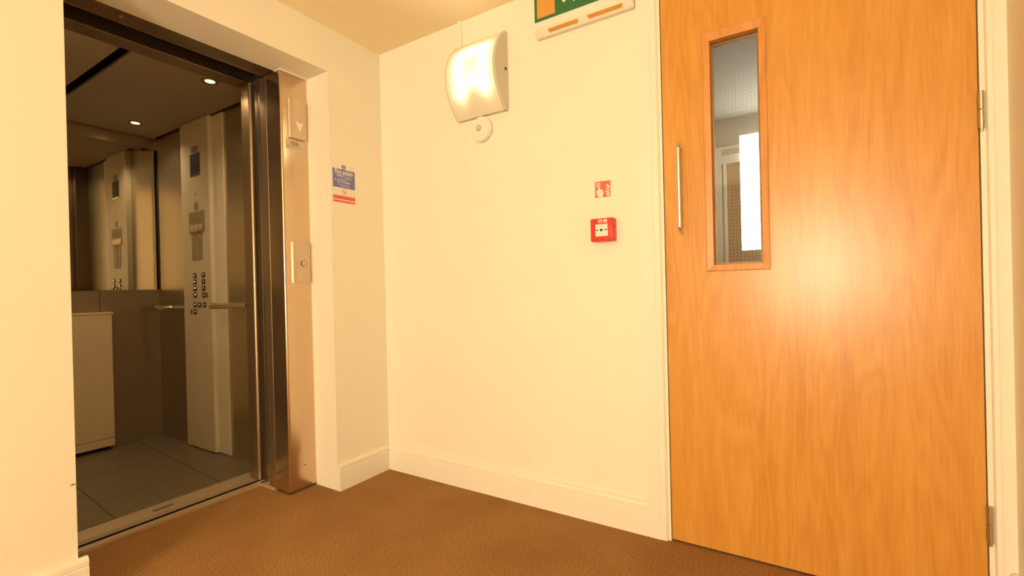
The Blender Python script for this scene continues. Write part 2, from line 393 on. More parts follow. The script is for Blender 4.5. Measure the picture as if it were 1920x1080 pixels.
bmesh.ops.recalc_face_normals(bd, faces=bd.faces[:])
q = MB(); q.merge(bd)
# back-side bead
for a in ((GX0, GX0 + 0.012, GZ0 + 0.012, GZ1 - 0.012), (GX1 - 0.012, GX1, GZ0 + 0.012, GZ1 - 0.012), (GX0, GX1, GZ0, GZ0 + 0.012), (GX0, GX1, GZ1 - 0.012, GZ1)):
    q.box(a[0], a[1], 0.028, 0.046, a[2], a[3])
o = q.obj('glazing_bead', M['woodbead'], door)
gl = MB().box(GX0 + 0.002, GX1 - 0.002, 0.019, 0.025, GZ0 + 0.002, GZ1 - 0.002).obj('glass_pane', M['glass'], door)
wr = MB()
nx = int((GX1 - GX0) / 0.0127); nz = int((GZ1 - GZ0) / 0.0127)
for i in range(1, nx + 1):
    xx = GX0 + i * 0.0127; wr.box(xx - 0.00028, xx + 0.00028, 0.0217, 0.0222, GZ0 + 0.004, GZ1 - 0.004)
for i in range(1, nz + 1):
    zz = GZ0 + i * 0.0127; wr.box(GX0 + 0.004, GX1 - 0.004, 0.0217, 0.0222, zz - 0.00028, zz + 0.00028)
w = wr.obj('wire_mesh', M['wire'], gl); w['label'] = 'square wire grid in the glass'
# D pull handle
hx = 1.664; hp = []
zt_, zb_ = 1.568, 1.236
def arc(c, r, a0, a1, k=8): return [(c[0] + r * math.cos(a0 + (a1 - a0) * i / k), c[1] + r * math.sin(a0 + (a1 - a0) * i / k)) for i in range(k + 1)]
path = [(0.0, zt_)] + arc((-0.030, zt_ - 0.018), 0.018, PI / 2, PI, 8) + arc((-0.030, zb_ + 0.018), 0.018, PI, 1.5 * PI, 8) + [(0.0, zb_)]
hd = MB().tube([(hx, p[0], p[1]) for p in path], 0.0088, 18)
o = hd.obj('pull_handle', M['satin'], door, True); o['label'] = 'satin steel D-shaped pull handle'
# hinges
for z0 in (1.467, 0.241):
    kn = MB()
    kn.cyl((DX1 + 0.0045, -0.011, z0 + 0.0275), 'z', 0.0072, 0.053, 20, bevel=0.001)
    kn.cyl((DX1 + 0.0045, -0.011, z0 + 0.0845), 'z', 0.0072, 0.053, 20, bevel=0.001)
    kn.box(DX1 + 0.004, DX1 + 0.013, -0.006, -0.0045, z0 + 0.002, z0 + 0.110)
    kn.cyl((DX1 + 0.0045, -0.011, z0 - 0.003), 'z', 0.0045, 0.008, 14)
    o = kn.obj('hinge', M['hinge'], door, True); o['label'] = 'steel butt hinge knuckle'
MB().box(DX0 - 0.0025, DX0 - 0.0005, 0.004, 0.044, zb, DTOP).obj('smoke_seal', M['black'], door)

# ------------------------------------------------------------------ landing beyond the oak door
FY = 2.41
structure(MB().box(0.6, 3.4, 0.16, FY + 0.1, -0.1, 0.0).obj('floor.001', M['carpet']))
structure(MB().box(0.6, 3.4, 0.12, FY + 0.1, H, H + 0.1).obj('ceiling.001', M['beyond_wall']))
structure(MB().box(0.6, 0.7, 0.12, FY, 0, H).obj('wall_landing_left', M['beyond_wall']))
structure(MB().box(3.3, 3.4, 0.12, FY, 0, H).obj('wall_landing_right', M['beyond_wall']))
wf = MB().box(0.6, 1.445, FY, FY + 0.1, 0, H).box(1.445, 2.70, FY, FY + 0.1, 2.10, H).box(1.644, 2.184, FY + 0.001, FY + 0.1, 2.03, 2.10).box(2.70, 3.4, FY, FY + 0.1, 0, H)
structure(wf.obj('wall_landing_far', M['beyond_wall']))
# its own framed screen: white frame, brown door, window
structure(MB().box(1.445, 1.500, FY - 0.02, FY + 0.1, 0, 2.17).box(1.500, 1.644, FY - 0.02, FY + 0.1, 2.03, 2.10).box(2.184, 2.66, FY - 0.02, FY + 0.1, 2.03, 2.10).box(1.515, 1.537, FY - 0.005, FY + 0.1, 0, 2.03).box(2.64, 2.70, FY - 0.02, FY + 0.1, 0, 2.17).obj('trim_3', M['gloss']))
structure(MB().box(1.445, 1.644, FY - 0.03, FY, 2.150, 2.170).obj('trim_4', M['gloss']))
d2 = empty('door_2', (1.537, FY, 0)); structure(d2)
MB().box(1.537, 2.64, FY + 0.02, FY + 0.06, 0.005, 2.03).obj('leaf', M['woodfar'], d2)
w1 = empty('window_1', (1.90, FY, 1.29)); structure(w1)
MB().box(1.646, 2.18, FY - 0.032, FY - 0.028, 1.290, 2.240).obj('pane', M['window_glow'], w1)
MB().box(1.650, 2.176, FY - 0.028, FY, 1.295, 2.236).obj('window_frame', M['gloss'], w1)

# ------------------------------------------------------------------ lift doorway (landing side)
XF = -0.171
lift = empty('lift_doorway', (-0.25, -0.93, 0), 'brushed steel lift doorway frame with sill, set in the cream wall reveal', 'lift door frame')
# front jamb: face plate with rounded leading corner, then the deep inner side
def rounded(x0, x1, y0, y1, r, corner):
    """rectangle in (x,y) with one rounded corner; corner in ('x1y0',)"""
    if corner == 'x1y0':
        c = (x1 - r, y0 + r); a = [(c[0] + r * math.cos(t), c[1] + r * math.sin(t)) for t in [(-PI / 2) + (PI / 2) * i / 6 for i in range(7)]]
        return [(x0, y0)] + a + [(x1, y1), (x0, y1)]
    if corner == 'x0y0':
        c = (x0 + r, y0 + r); a = [(c[0] - r * math.cos(t), c[1] - r * math.sin(t)) for t in [(PI / 2) * i / 6 for i in range(7)]]
        return a + [(x1, y0), (x1, y1), (x0, y1)]
j = MB().prism(rounded(-0.292, XF, -0.512, YR - 0.003, 0.012, 'x1y0'), 'z', 0.014, 2.166)
j.obj('jamb', M['steel'], lift, True)
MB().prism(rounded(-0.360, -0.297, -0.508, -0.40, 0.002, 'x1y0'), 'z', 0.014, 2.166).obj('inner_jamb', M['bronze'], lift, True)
for xx in (-0.2965, -0.231):
    o = MB().cyl((xx, -0.5095, 1.09), 'z', 0.0016, 2.145, 10).obj('edge_bead', M['bead'], lift, True)
    o['label'] = 'thin bright vertical edge on the jamb'
MB().box(-0.29, XF - 0.006, -0.505, YR - 0.004, 0.0, 0.014).obj('jamb_foot', M['steel_dark'], lift)
o = MB().box(XF - 0.02, XF + 0.003, YR - 0.006, YR + 0.001, 0.03, 2.168).obj('sealant_line', M['gloss'], lift); o['label'] = 'cream sealant beside the steel jamb'
MB().box(-0.222, XF + 0.004, -0.512, YR - 0.001, 2.1655, 2.1707).obj('head_sealant', M['gloss'], lift)
# landing door leading edge, slid open into its pocket
MB().prism(rounded(-0.405, -0.372, -0.490, -0.36, 0.014, 'x1y0'), 'z', 0.016, 2.30).obj('landing_door', M['steel'], lift, True)
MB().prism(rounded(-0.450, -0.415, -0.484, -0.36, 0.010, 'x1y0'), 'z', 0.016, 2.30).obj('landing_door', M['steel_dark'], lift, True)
# left jamb
MB().box(-0.36, XF, YL + 0.002, -1.345, 0.014, 2.166, 0.004).obj('jamb', M['steel'], lift)
# header
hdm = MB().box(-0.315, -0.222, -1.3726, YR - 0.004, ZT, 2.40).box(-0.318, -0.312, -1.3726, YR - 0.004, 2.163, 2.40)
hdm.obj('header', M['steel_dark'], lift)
ky = MB().cyl((-0.262, -1.130, ZT - 0.002), 'z', 0.016, 0.004, 24).obj('release_socket', M['steel_dark'], lift); 
MB().cyl((-0.262, -1.130, ZT - 0.005), 'z', 0.006, 0.004, 16).obj('release_pin', M['bead'], ky)
# door track seen up the gap
MB().box(-0.385, -0.365, -1.37, -0.50, 2.235, 2.25).obj('door_track', M['steel_dark'], lift)
MB().box(-0.46, -0.315, -1.45, -0.35, 2.30, 2.42).obj('gap_shade_block', M['dark'], lift)  # black block added above the gap, its colour gives the shade
# landing sill with grooves
s = MB()
s.box(-0.4445, -0.428, -1.37, -0.512, -0.03, 0.012)
s.box(-0.470, -0.4475, -1.37, -0.470, -0.03, 0.011)
s.box(-0.5055, -0.497, -1.37, -0.470, -0.03, 0.012)
s.box(-0.428, -0.30, -0.515, -0.44, -0.01, 0.012)
sl_ = s.obj('sill', M['alu'], lift)
MB().box(-0.5050, -0.440, -1.37, -0.470, -0.04, 0.0085).obj('groove_shade_strip', M['dark'], sl_)  # near-black strip just under the sill top, paints the grooves' shade
# mounted key switch screw at the foot
sc = MB().cyl((XF + 0.001, -0.4266, 0.1276), 'x', 0.0085, 0.003, 24).obj('screw', M['bead'], lift, True)
MB().cyl((XF + 0.003, -0.4266, 0.1276), 'x', 0.0045, 0.002, 6).obj('screw_socket', M['black'], sc)

# call indicator, key switch, sticker: fixed to the jamb but separate things
def dplate(y0, y1, z0, z1, d, arch=0.010, n=10):
    """cover plate on the jamb face bulging outwards (rounded front), slightly arched top"""
    t = bmesh.new(); rows = []
    K = 48
    prof = []
    for i in range(K + 1):
        s_ = i / K; y = y0 + (y1 - y0) * s_
        el = s_ * (y1 - y0); er = (1 - s_) * (y1 - y0); rl = 0.034; rr = 0.007
        fl_ = math.sqrt(max(0, 1 - ((rl - el) / rl) ** 2)) if el < rl else 1.0
        fr_ = math.sqrt(max(0, 1 - ((rr - er) / rr) ** 2)) if er < rr else 1.0
        bulge = d * (0.25 + 0.75 * fl_) * (0.45 + 0.55 * fr_)
        ztop = z1 - arch * (2 * abs(s_ - 0.5)) ** 2.2
        prof.append((y, bulge, ztop))
    B0 = [t.verts.new((XF, p[0], z0)) for p in prof]; B1 = [t.verts.new((XF + p[1], p[0], z0)) for p in prof]
    T1 = [t.verts.new((XF + p[1], p[0], p[2])) for p in prof]; T0 = [t.verts.new((XF, p[0], p[2])) for p in prof]
    for i in range(K):
        t.faces.new((B1[i], B1[i + 1], T1[i + 1], T1[i])); t.faces.new((B0[i], B0[i + 1], B1[i + 1], B1[i])); t.faces.new((T1[i], T1[i + 1], T0[i + 1], T0[i]))
    t.faces.new((B0[0], B1[0], T1[0], T0[0])); t.faces.new((B0[-1], B1[-1], T1[-1], T0[-1]))
    t.faces.new(B0 + T0[::-1])
    bmesh.ops.recalc_face_normals(t, faces=t.faces[:])
    m = MB(); m.merge(t); return m
ind = empty('direction_indicator', (XF, -0.427, 1.832), 'rounded steel lift indicator with a pale down arrow, high on the steel jamb', 'lift indicator')
dplate(-0.4745, -0.3805, 1.832, 2.040, 0.018).obj('cover_plate', M['plate'], ind, True)
ax = XF + 0.0182
o = MB().prism([(-0.440, 1.9215), (-0.419, 1.9130), (-0.398, 1.9215), (-0.419, 1.8670)], 'x', ax - 0.001, ax + 0.0006).obj('down_arrow', mat('arrow_print', (0.95, 0.80, 0.62), 0.5, noise=0.02), ind)
ksw = empty('call_button_panel', (XF, -0.427, 1.083), 'rounded steel lift call panel with one round button, mid-height on the steel jamb', 'lift call panel')
dplate(-0.4755, -0.378, 1.083, 1.2975, 0.018, 0.004).obj('cover_plate', M['plate'], ksw, True)
bt = MB().cyl((XF + 0.0185, -0.4155, 1.183), 'x', 0.0165, 0.002, 28).obj('button_ring', M['steel_dark'], ksw, True)
MB().cyl((XF + 0.0195, -0.4155, 1.183), 'x', 0.0135, 0.005, 28, bevel=0.001).obj('button', M['steel'], ksw, True)
stk = empty('maker_label', (XF, -0.436, 1.772), 'small silver rectangular label with a dark oval emblem below the lift indicator', 'label')
MB().box(XF, XF + 0.0006, -0.487, -0.386, 1.7715, 1.8235).obj('label_sheet', M['silver_label'], stk)
ov = bmesh.new(); n_ = 32
A = [ov.verts.new((XF + 0.0009, -0.438 + 0.0225 * math.cos(2 * PI * i / n_), 1.8065 + 0.0095 * math.sin(2 * PI * i / n_))) for i in range(n_)]
B = [ov.verts.new((XF + 0.0009, -0.438 + 0.0185 * math.cos(2 * PI * i / n_), 1.8065 + 0.0062 * math.sin(2 * PI * i / n_))) for i in range(n_)]
for i in range(n_): k = (i + 1) % n_; ov.faces.new((A[i], A[k], B[k], B[i]))
e_ = MB(); e_.merge(ov)
for yy in (-0.450, -0.443, -0.436, -0.429): e_.box(XF + 0.0006, XF + 0.0010, yy, yy + 0.0042, 1.8045, 1.8088)
e_.obj('oval_emblem', M['ink'], stk)
tl = MB()
for k, zz in enumerate((1.7925, 1.7865, 1.7805)):
    yy = -0.482
    while yy < -0.394:
        wdt = random.uniform(0.003, 0.010); tl.box(XF + 0.0006, XF + 0.0009, yy, min(yy + wdt, -0.391), zz, zz + 0.0022); yy += wdt + 0.0022
tl.obj('print_lines', M['grey_line'], stk)

# ------------------------------------------------------------------ lift car
CY0, CY1 = -1.455, -0.352      # side walls
CB = -2.0                      # back wall
CZ = 2.19
FZ = 0.004
car = empty('lift_car', (-1.3, -0.9, 0), 'open lift car with steel walls, mirror and speckled tile floor beyond the doorway', 'lift car')
MB().box(CB, -0.645, CY0, CY1, -0.06, FZ).obj('car_floor', M['tile'], car)
s = MB().box(-0.645, -0.527, -1.37, -0.46, -0.06, 0.011).box(-0.5215, -0.512, -1.37, -0.46, -0.06, 0.011)
cs = s.obj('car_sill', M['alu'], car)
MB().box(-0.530, -0.5055, -1.37, -0.46, -0.06, 0.0085).obj('groove_shade_strip', M['dark'], cs)  # shade between the sill ribs, put in as a near-black strip
MB().box(-0.588, -0.568, -0.950, -0.866, 0.0105, 0.0114, 0.0).obj('sill_slot', M['slot'], cs)  # flat dark brown strip on the sill top
# back wall: dark laminate below, mirror, steel strip above
bw = MB()
yj = -0.700
bw.box(CB - 0.03, CB, CY0, yj - 0.0015, 0.0, 1.078, 0.001).box(CB - 0.03, CB, yj + 0.0015, CY1, 0.0, 1.078, 0.001)
bw.obj('back_wall_lower', M['laminate'], car)
MB().box(CB - 0.05, CB - 0.028, CY0 - 0.02, CY1 + 0.02, 0.0, 2.35).obj('back_wall_core', M['dark'], car)
MB().box(CB - 0.03, CB, CY0, CY1, 2.112, 2.30).obj('back_wall_top', M['carsteel'], car)
mi = bmesh.new()
def rng(y0, y1, z0, z1, x): return [mi.verts.new(p) for p in ((x, y0, z0), (x, y1, z0), (x, y1, z1), (x, y0, z1))]
a0 = rng(-1.440, -0.366, 1.078, 2.111, CB - 0.004); a1 = rng(-1.440, -0.366, 1.078, 2.111, CB + 0.001); a2 = rng(-1.420, -0.386, 1.099, 2.091, CB + 0.003)
for A, B in ((a0, a1), (a1, a2)):
    for i in range(4): k = (i + 1) % 4; mi.faces.new((A[i], A[k], B[k], B[i]))
mi.faces.new(a2); mi.faces.new(a0[::-1]); bmesh.ops.recalc_face_normals(mi, faces=mi.faces[:])
mm = MB(); mm.merge(mi); o = mm.obj('wall_mirror', M['mirror'], car); o['label'] = 'bevelled mirror on the upper back wall'
# side walls
MB().box(CB - 0.03, -0.62, CY1, CY1 + 0.03, 0.0, 2.30).obj('side_wall', M['carsteel'], car)
MB().box(CB - 0.03, -0.62, CY0 - 0.03, CY0, 1.06, 2.30).obj('side_wall', M['carsteel'], car)
MB().box(CB - 0.03, -0.62, CY0 - 0.03, CY0, 0.0, 1.06).obj('side_wall_lower', M['laminate'], car)
# front returns
MB().prism(rounded(-0.560, -0.478, -0.497, CY1 + 0.02, 0.016, 'x1y0'), 'z', 0.012, 2.1775).obj('car_door', M['bronze'], car, True)
MB().box(-0.640, -0.567, -0.440, CY1 + 0.02, 0.0, 2.30).obj('front_return', M['steel_dark'], car)
MB().box(-0.640, -0.478, -1.50, -1.312, 0.012, 2.30, 0.003).obj('front_return', M['carsteel'], car)
# car transom
tm = MB().box(-0.583, -0.452, -1.50, CY1 + 0.02, 2.178, 2.36).obj('transom', M['steel_dark'], car)
MB().box(-0.455, -0.4500, -1.50, CY1 + 0.02, 2.166, 2.1795).obj('transom_lip', M['bead'], tm)
# ceiling
MB().box(CB - 0.03, -0.583, CY0 - 0.03, CY1 + 0.03, 2.225, 2.30).obj('ceiling_plate', M['dark'], car)
MB().box(CB + 0.012, -0.587, -0.972, -0.372, CZ, 2.205, 0.002).obj('ceiling_panel', M['carceil'], car)
MB().box(CB + 0.012, -0.587, -1.435, -1.018, CZ, 2.205, 0.002).obj('ceiling_panel', M['carceil'], car)
for sx_, sy_ in ((-0.650, -0.612), (-1.700, -0.580), (-0.650, -1.26), (-1.700, -1.26)):
    sp = MB()
    t = bmesh.new(); k = 28
    rad = [(0.043, CZ - 0.0005), (0.041, CZ - 0.004), (0.034, CZ - 0.004), (0.0235, CZ - 0.0005)]
    rings = [[t.verts.new((sx_ + r * math.cos(2 * PI * i / k), sy_ + r * math.sin(2 * PI * i / k), z)) for i in range(k)] for r, z in rad]
    for a in range(3):
        for i in range(k): t.faces.new((rings[a][i], rings[a][(i + 1) % k], rings[a + 1][(i + 1) % k], rings[a + 1][i]))
    bmesh.ops.recalc_face_normals(t, faces=t.faces[:]); sp.merge(t)
    so = sp.obj('spotlight', M['steel_dark'], car, True)
    MB().cyl((sx_, sy_, CZ - 0.0012), 'z', 0.0235, 0.002, 24).obj('lamp', M['spot'], so)
    ld = bpy.data.lights.new('car_spot', 'SPOT'); ld.energy = 9.0; ld.color = (1.0, 0.75, 0.42); ld.spot_size = math.radians(140); ld.spot_blend = 0.8; ld.shadow_soft_size = 0.025
    lo = bpy.data.objects.new('car_spot_light', ld); COL.objects.link(lo); lo.location = (sx_, sy_, CZ - 0.01)

# handrails
def rail(pts, name='handrail'):
    return MB().tube(pts, 0.019, 18).obj(name, M['chrome'], car, True)
yr = -0.468
o = rail([(-1.955, yr, 0.945), (-1.95, yr, 0.945), (-1.74, yr, 0.945), (-1.70, yr + 0.004, 0.945), (-1.66, yr + 0.02, 0.945), (-1.62, yr + 0.06, 0.945), (-1.59, yr + 0.095, 0.945), (-1.57, CY1, 0.945)])
MB().cyl((-1.565, CY1 - 0.004, 0.945), 'y', 0.030, 0.008, 24).obj('rail_rose', M['chrome'], o, True)
MB().dome((-1.955, yr, 0.945), 0.019, 0.5).obj('rail_end', M['chrome'], o, True)
o = rail([(-1.075, -0.430, 0.960), (-1.0, -0.430, 0.960), (-0.66, -0.430, 0.960)])
MB().dome((-1.075, -0.430, 0.960), 0.019, 0.5).obj('rail_end', M['chrome'], o, True)
MB().tube([(-0.86, -0.430, 0.968), (-0.86, -0.415, 0.968), (-0.86, CY1, 0.968)], 0.009).obj('rail_bracket', M['chrome'], o, True)

# control panel: deep front box, pale rounded edge and a flush strip to its right
YP = -0.385
cp = MB().box(-1.540, -1.176, YP, CY1, 0.012, 2.188, 0.0).obj('control_panel', M['cop'], car)
cp['label'] = 'tall cream metal control column with buttons'
MB().prism(rounded(-1.1755, -1.165, YP, CY1, 0.009, 'x1y0'), 'z', 0.012, 2.188).obj('panel_edge', M['cop_light'], cp, True)  # lit side of the column put in as a paler colour
MB().box(-1.165, -1.035, CY1 - 0.010, CY1, 0.008, 2.188, 0.002).obj('panel_side_strip', M['cop_light'], cp)
yf = YP - 0.0005
def cpb(name, x0, x1, z0, z1, m, d=0.002, bev=0.0): return MB().box(x0, x1, yf - d, yf, z0, z1, bev).obj(name, m, cp)
dx = 0.0
cpb('display', -1.405, -1.280, 1.832, 1.968, M['black'], 0.002)
cpb('display_base', -1.405, -1.280, 1.822, 1.838, M['steel'], 0.003)
cpb('capacity_plate', -1.390, -1.300, 1.974, 2.018, M['paper'], 0.001)
MB().cyl((-1.3455, yf - 0.0005, 1.702), 'y', 0.004, 0.002, 12).obj('microphone_hole', M['black'], cp)
MB().cyl((-1.340, yf - 0.0002, 1.620), 'y', 0.030, 0.001, 32).obj('speaker_disc', M['paper'], cp)
nt = cpb('notice_sheet', -1.440, -1.235, 1.455, 1.585, M['paper'], 0.0015)
ln = MB()
for zz in (1.560, 1.547, 1.534, 1.522, 1.509):
    xx = -1.420
    while xx < -1.265:
        wd = random.uniform(0.01, 0.03); ln.box(xx, min(xx + wd, -1.26), yf - 0.0020, yf - 0.0012, zz, zz + 0.004); xx += wd + 0.006
ln.obj('print_lines', M['grey_line'], nt)
# torn clear film with crinkled, glinting lower edge
cr = bmesh.new(); N = 26
film = mat('clear_film', (0.62, 0.52, 0.38), 0.16, 0.5, noise=0.02)
rows = []
for a in range(7):
    row = []
    for i in range(N):
        x = -1.438 + i * (0.190 / (N - 1)); z = 1.500 - a * 0.009 - (0.004 * math.sin(i * 2.1) if a == 6 else 0)
        amp = 0.006 * (a / 6.0)
        row.append(cr.verts.new((x, yf - 0.003 - amp * (0.5 + 0.5 * math.sin(i * 1.7 + 0.6 * math.sin(a))), z)))
    rows.append(row)
for a in range(6):
    for i in range(N - 1): cr.faces.new((rows[a][i], rows[a][i + 1], rows[a + 1][i + 1], rows[a + 1][i]))
fm = MB(); fm.merge(cr); fm.obj('crinkled_film', film, nt, True)
lab = cpb('instruction_strip', -1.410, -1.270, 1.262, 1.448, M['paper'], 0.001)
MB().box(-1.402, -1.396, yf - 0.003, yf - 0.001, 1.262, 1.445).box(-1.333, -1.325, yf - 0.0035, yf - 0.001, 1.262, 1.400).obj('strip_edge', film, lab)
l2 = MB().box(-1.365, -1.345, yf - 0.0018, yf - 0.001, 1.425, 1.429).box(-1.385, -1.310, yf - 0.0018, yf - 0.001, 1.404, 1.408).obj('print_lines', M['grey_line'], lab)
def button(x, z):
    b = MB(); b.box(x - 0.020, x + 0.020, yf - 0.003, yf, z - 0.0165, z + 0.0165, 0.0).obj
    pl = MB().prism([(x + 0.0195 * math.copysign(abs(math.cos(t)) ** 0.45, math.cos(t)), z + 0.0165 * math.copysign(abs(math.sin(t)) ** 0.45, math.sin(t))) for t in [2 * PI * i / 28 for i in range(28)]], 'y', yf - 0.003, yf).obj('button', M['black'], cp)
    pl['label'] = 'black-rimmed button with steel centre'
    # merge the steel cap into the button as its own polished dish
    me = pl.data; me.materials.append(M['chrome'])
    t = bmesh.new(); t.from_mesh(me)
    nb = len(t.faces)
    g = bmesh.ops.create_cone(t, cap_ends=True, segments=20, radius1=0.0125, radius2=0.010, depth=0.004)
    bmesh.ops.transform(t, matrix=Matrix.Translation(Vector((x, yf - 0.005, z)) - Vector(car.location)) @ Matrix.Rotation(PI / 2, 4, 'X'), verts=g['verts'])
    for f in t.faces[:]:
        if all(v in g['verts'] for v in f.verts): f.material_index = 1
    t.to_mesh(me); t.free()
for z in (1.161, 1.1175, 1.074, 1.030):
    button(-1.382, z); button(-1.268, z + 0.001)
for x in (-1.388, -1.328, -1.262): button(x, 0.966)
button(-1.388, 0.920)
cpb('red_mark', -1.238, -1.218, 1.014, 1.046, M['redmark'], 0.001)
cpb('red_mark', -1.450, -1.428, 0.902, 0.934, M['redmark'], 0.001)

# cream cabinet against the back wall of the car
cb = empty('cabinet', (-1.965, -0.96, 0.0), 'low cream flat-fronted cabinet standing against the back wall of the lift', 'cabinet')
MB().box(-1.997, -1.925, -1.26, -0.664, 0.028, 0.916, 0.001).obj('body', M['cab'], cb)
MB().box(-1.998, -1.915, -1.265, -0.655, 0.9165, 0.930, 0.0015).obj('top', M['cab'], cb)
MB().box(-1.925, -1.915, -1.26, -0.664, 0.085, 0.9125, 0.001).obj('front_panel', M['cab'], cb)
MB().box(-1.925, -1.915, -1.26, -0.664, 0.030, 0.081, 0.001).obj('plinth', M['cab'], cb)
MB().box(-1.99, -1.95, -1.25, -0.68, FZ, 0.028).obj('foot', M['black'], cb)

# ------------------------------------------------------------------ things on the walls
# bulkhead light
LX0, LX1, LZ0, LZ1 = 0.577, 0.876, 1.884, 2.260
lp = empty('bulkhead_light', (0.7265, 0, LZ0), 'lit square bulkhead wall light with bulging opal cover, high by the corner', 'wall light')
zc = (LZ0 + LZ1) / 2
K = 18
prof = []
for i in range(K + 1):
    t = -1 + 2 * i / K
    prof.append((-0.022 - 0.092 * (1 - abs(t) ** 2.1), zc + t * (LZ1 - LZ0) / 2))
t = bmesh.new()
A = [t.verts.new((LX0 + 0.006, p[0], p[1])) for p in prof]; B = [t.verts.new((LX1 - 0.010, p[0], p[1])) for p in prof]
for i in range(K): t.faces.new((A[i], B[i], B[i + 1], A[i + 1]))
bmesh.ops.recalc_face_normals(t, faces=t.faces[:])
for f in t.faces:
    if f.normal.y > 0: f.normal_flip()
dm = MB(); dm.merge(t)
dmat = diffuser_mat(0.0, 0.0)
dobj = dm.obj('diffuser', dmat, lp, True)
# keep the pattern centred on the cover
for nd in dmat.node_tree.nodes:
    if nd.type == 'MATH' and nd.operation == 'SUBTRACT' and not nd.inputs[1].is_linked and nd.inputs[0].is_linked:
        src = nd.inputs[0].links[0].from_node.type
        if src == 'SEPXYZ':
            nd.inputs[1].default_value = 0.004 if nd.inputs[0].links[0].from_socket.name == 'X' else (zc - LZ0) + 0.010
capp = [(-0.004, LZ0)] + [(p[0] - 0.0015, p[1]) for p in prof] + [(-0.004, LZ1)]
for xa, xb in ((LX0, LX0 + 0.0055), (LX1 - 0.0095, LX1)):
    c_ = MB().prism(capp, 'x', xa, xb).obj('end_cap', M['lamp_body'], lp)
    if xb == LX1:
        MB().cyl((LX1 + 0.0005, -0.024, 2.077), 'x', 0.0075, 0.003, 20).obj('screw_recess', M['black'], c_)
MB().prism([(-0.02, LZ0 + 0.002)] + [(p[0] - 0.0012, p[1]) for p in prof] + [(-0.02, LZ1 - 0.002)], 'x', LX1 - 0.0112, LX1 - 0.0096).obj('cap_joint', M['ink'], lp)
MB().box(LX0 + 0.004, LX1 - 0.004, -0.022, 0.0, LZ0, LZ1, 0.0015).obj('back_box', M['lamp_body'], lp)
# conduit up to the ceiling
tag(recentre(MB().box(0.586, 0.607, -0.012, 0.0, LZ1, H, 0.001).obj('cable_trunking', M['wall'])), 'narrow cream cable cover running from the wall light up to ceiling', 'cable cover')
# motion sensor
ms = empty('motion_sensor', (0.720, 0, 1.760), 'round white motion sensor on the wall just below the bulkhead light', 'sensor')
MB().cyl((0.720, -0.013, 1.821), 'y', 0.0615, 0.026, 48, bevel=0.005).obj('base_disc', M['white_plastic'], ms, True)
MB().dome((0.712, -0.026, 1.826), 0.0155, 1, 0.55, 1.1).obj('lens', M['pirlens'], ms, True)

# exit sign
ex = empty('exit_sign', (1.30, 0, 2.163), 'green emergency exit sign in cream housing, high up left of the oak door', 'exit sign')
SX0, SX1 = 1.047, 1.500
hp_ = [(0.0, 2.166), (-0.024, 2.163), (-0.050, 2.186), (-0.058, 2.206), (-0.058, 2.372), (-0.050, 2.380), (0.0, 2.380)]
MB().prism(hp_, 'x', SX0, SX1, 0.002).obj('housing', M['white_plastic'], ex, True)
fc = MB().box(1.0595, SX1 - 0.012, -0.0598, -0.058, 2.218, 2.368).obj('sign_face', M['green'], ex)
yy = -0.0600
MB().box(1.0735, 1.1610, yy - 0.0006, yy + 0.0004, 2.2315, 2.350).obj('door_symbol', M['amber'], fc)
rm = MB()
def sym(pts): rm.prism(pts, 'y', yy - 0.0006, yy + 0.0004)
sym([(1.250, 2.2530), (1.272, 2.2560), (1.262, 2.262), (1.240, 2.292), (1.226, 2.286)])
sym([(1.205, 2.262), (1.235, 2.283), (1.245, 2.300), (1.226, 2.306), (1.214, 2.284), (1.196, 2.272)])
sym([(1.218, 2.296), (1.246, 2.290), (1.252, 2.326), (1.228, 2.330)])
sym([(1.246, 2.326), (1.272, 2.312), (1.276, 2.317), (1.250, 2.334)])
sym([(1.229, 2.328), (1.206, 2.318), (1.204, 2.324), (1.228, 2.336)])
rm.cyl((1.240, yy, 2.345), 'y', 0.0095, 0.0012, 20)
rm.obj('running_figure_symbol', M['signwhite'], fc)
MB().prism([(1.36, 2.275), (1.36, 2.305), (1.43, 2.305), (1.43, 2.325), (1.475, 2.290), (1.43, 2.255), (1.43, 2.275)], 'y', yy - 0.0006, yy + 0.0004).obj('arrow_symbol', M['signwhite'], fc)
for xa, xb in ((1.116, 1.262), (1.304, 1.458)):
    d = Vector((0.0, -0.026, 0.023)).normalized(); n_ = Vector((0, -0.023, -0.026)).normalized()
    mid = Vector((0, -0.0395, 2.1765)); t = bmesh.new(); L = 0.0080; V = []
    for s_, x in ((-1, xa + 0.004), (-1, xb - 0.004), (1, xb), (1, xa)):
        V.append(t.verts.new(Vector((x, 0, 0)) + mid + d * L * s_ + n_ * 0.0015))
    f = t.faces.new(V); g = bmesh.ops.extrude_face_region(t, geom=[f])
    for v in [v for v in g['geom'] if isinstance(v, bmesh.types.BMVert)]: v.co -= n_ * 0.003
    bmesh.ops.recalc_face_normals(t, faces=t.faces[:])
    k = MB(); k.merge(t); o = k.obj('light_slot', M['amber'], ex); o['label'] = 'amber slot lens under the sign'

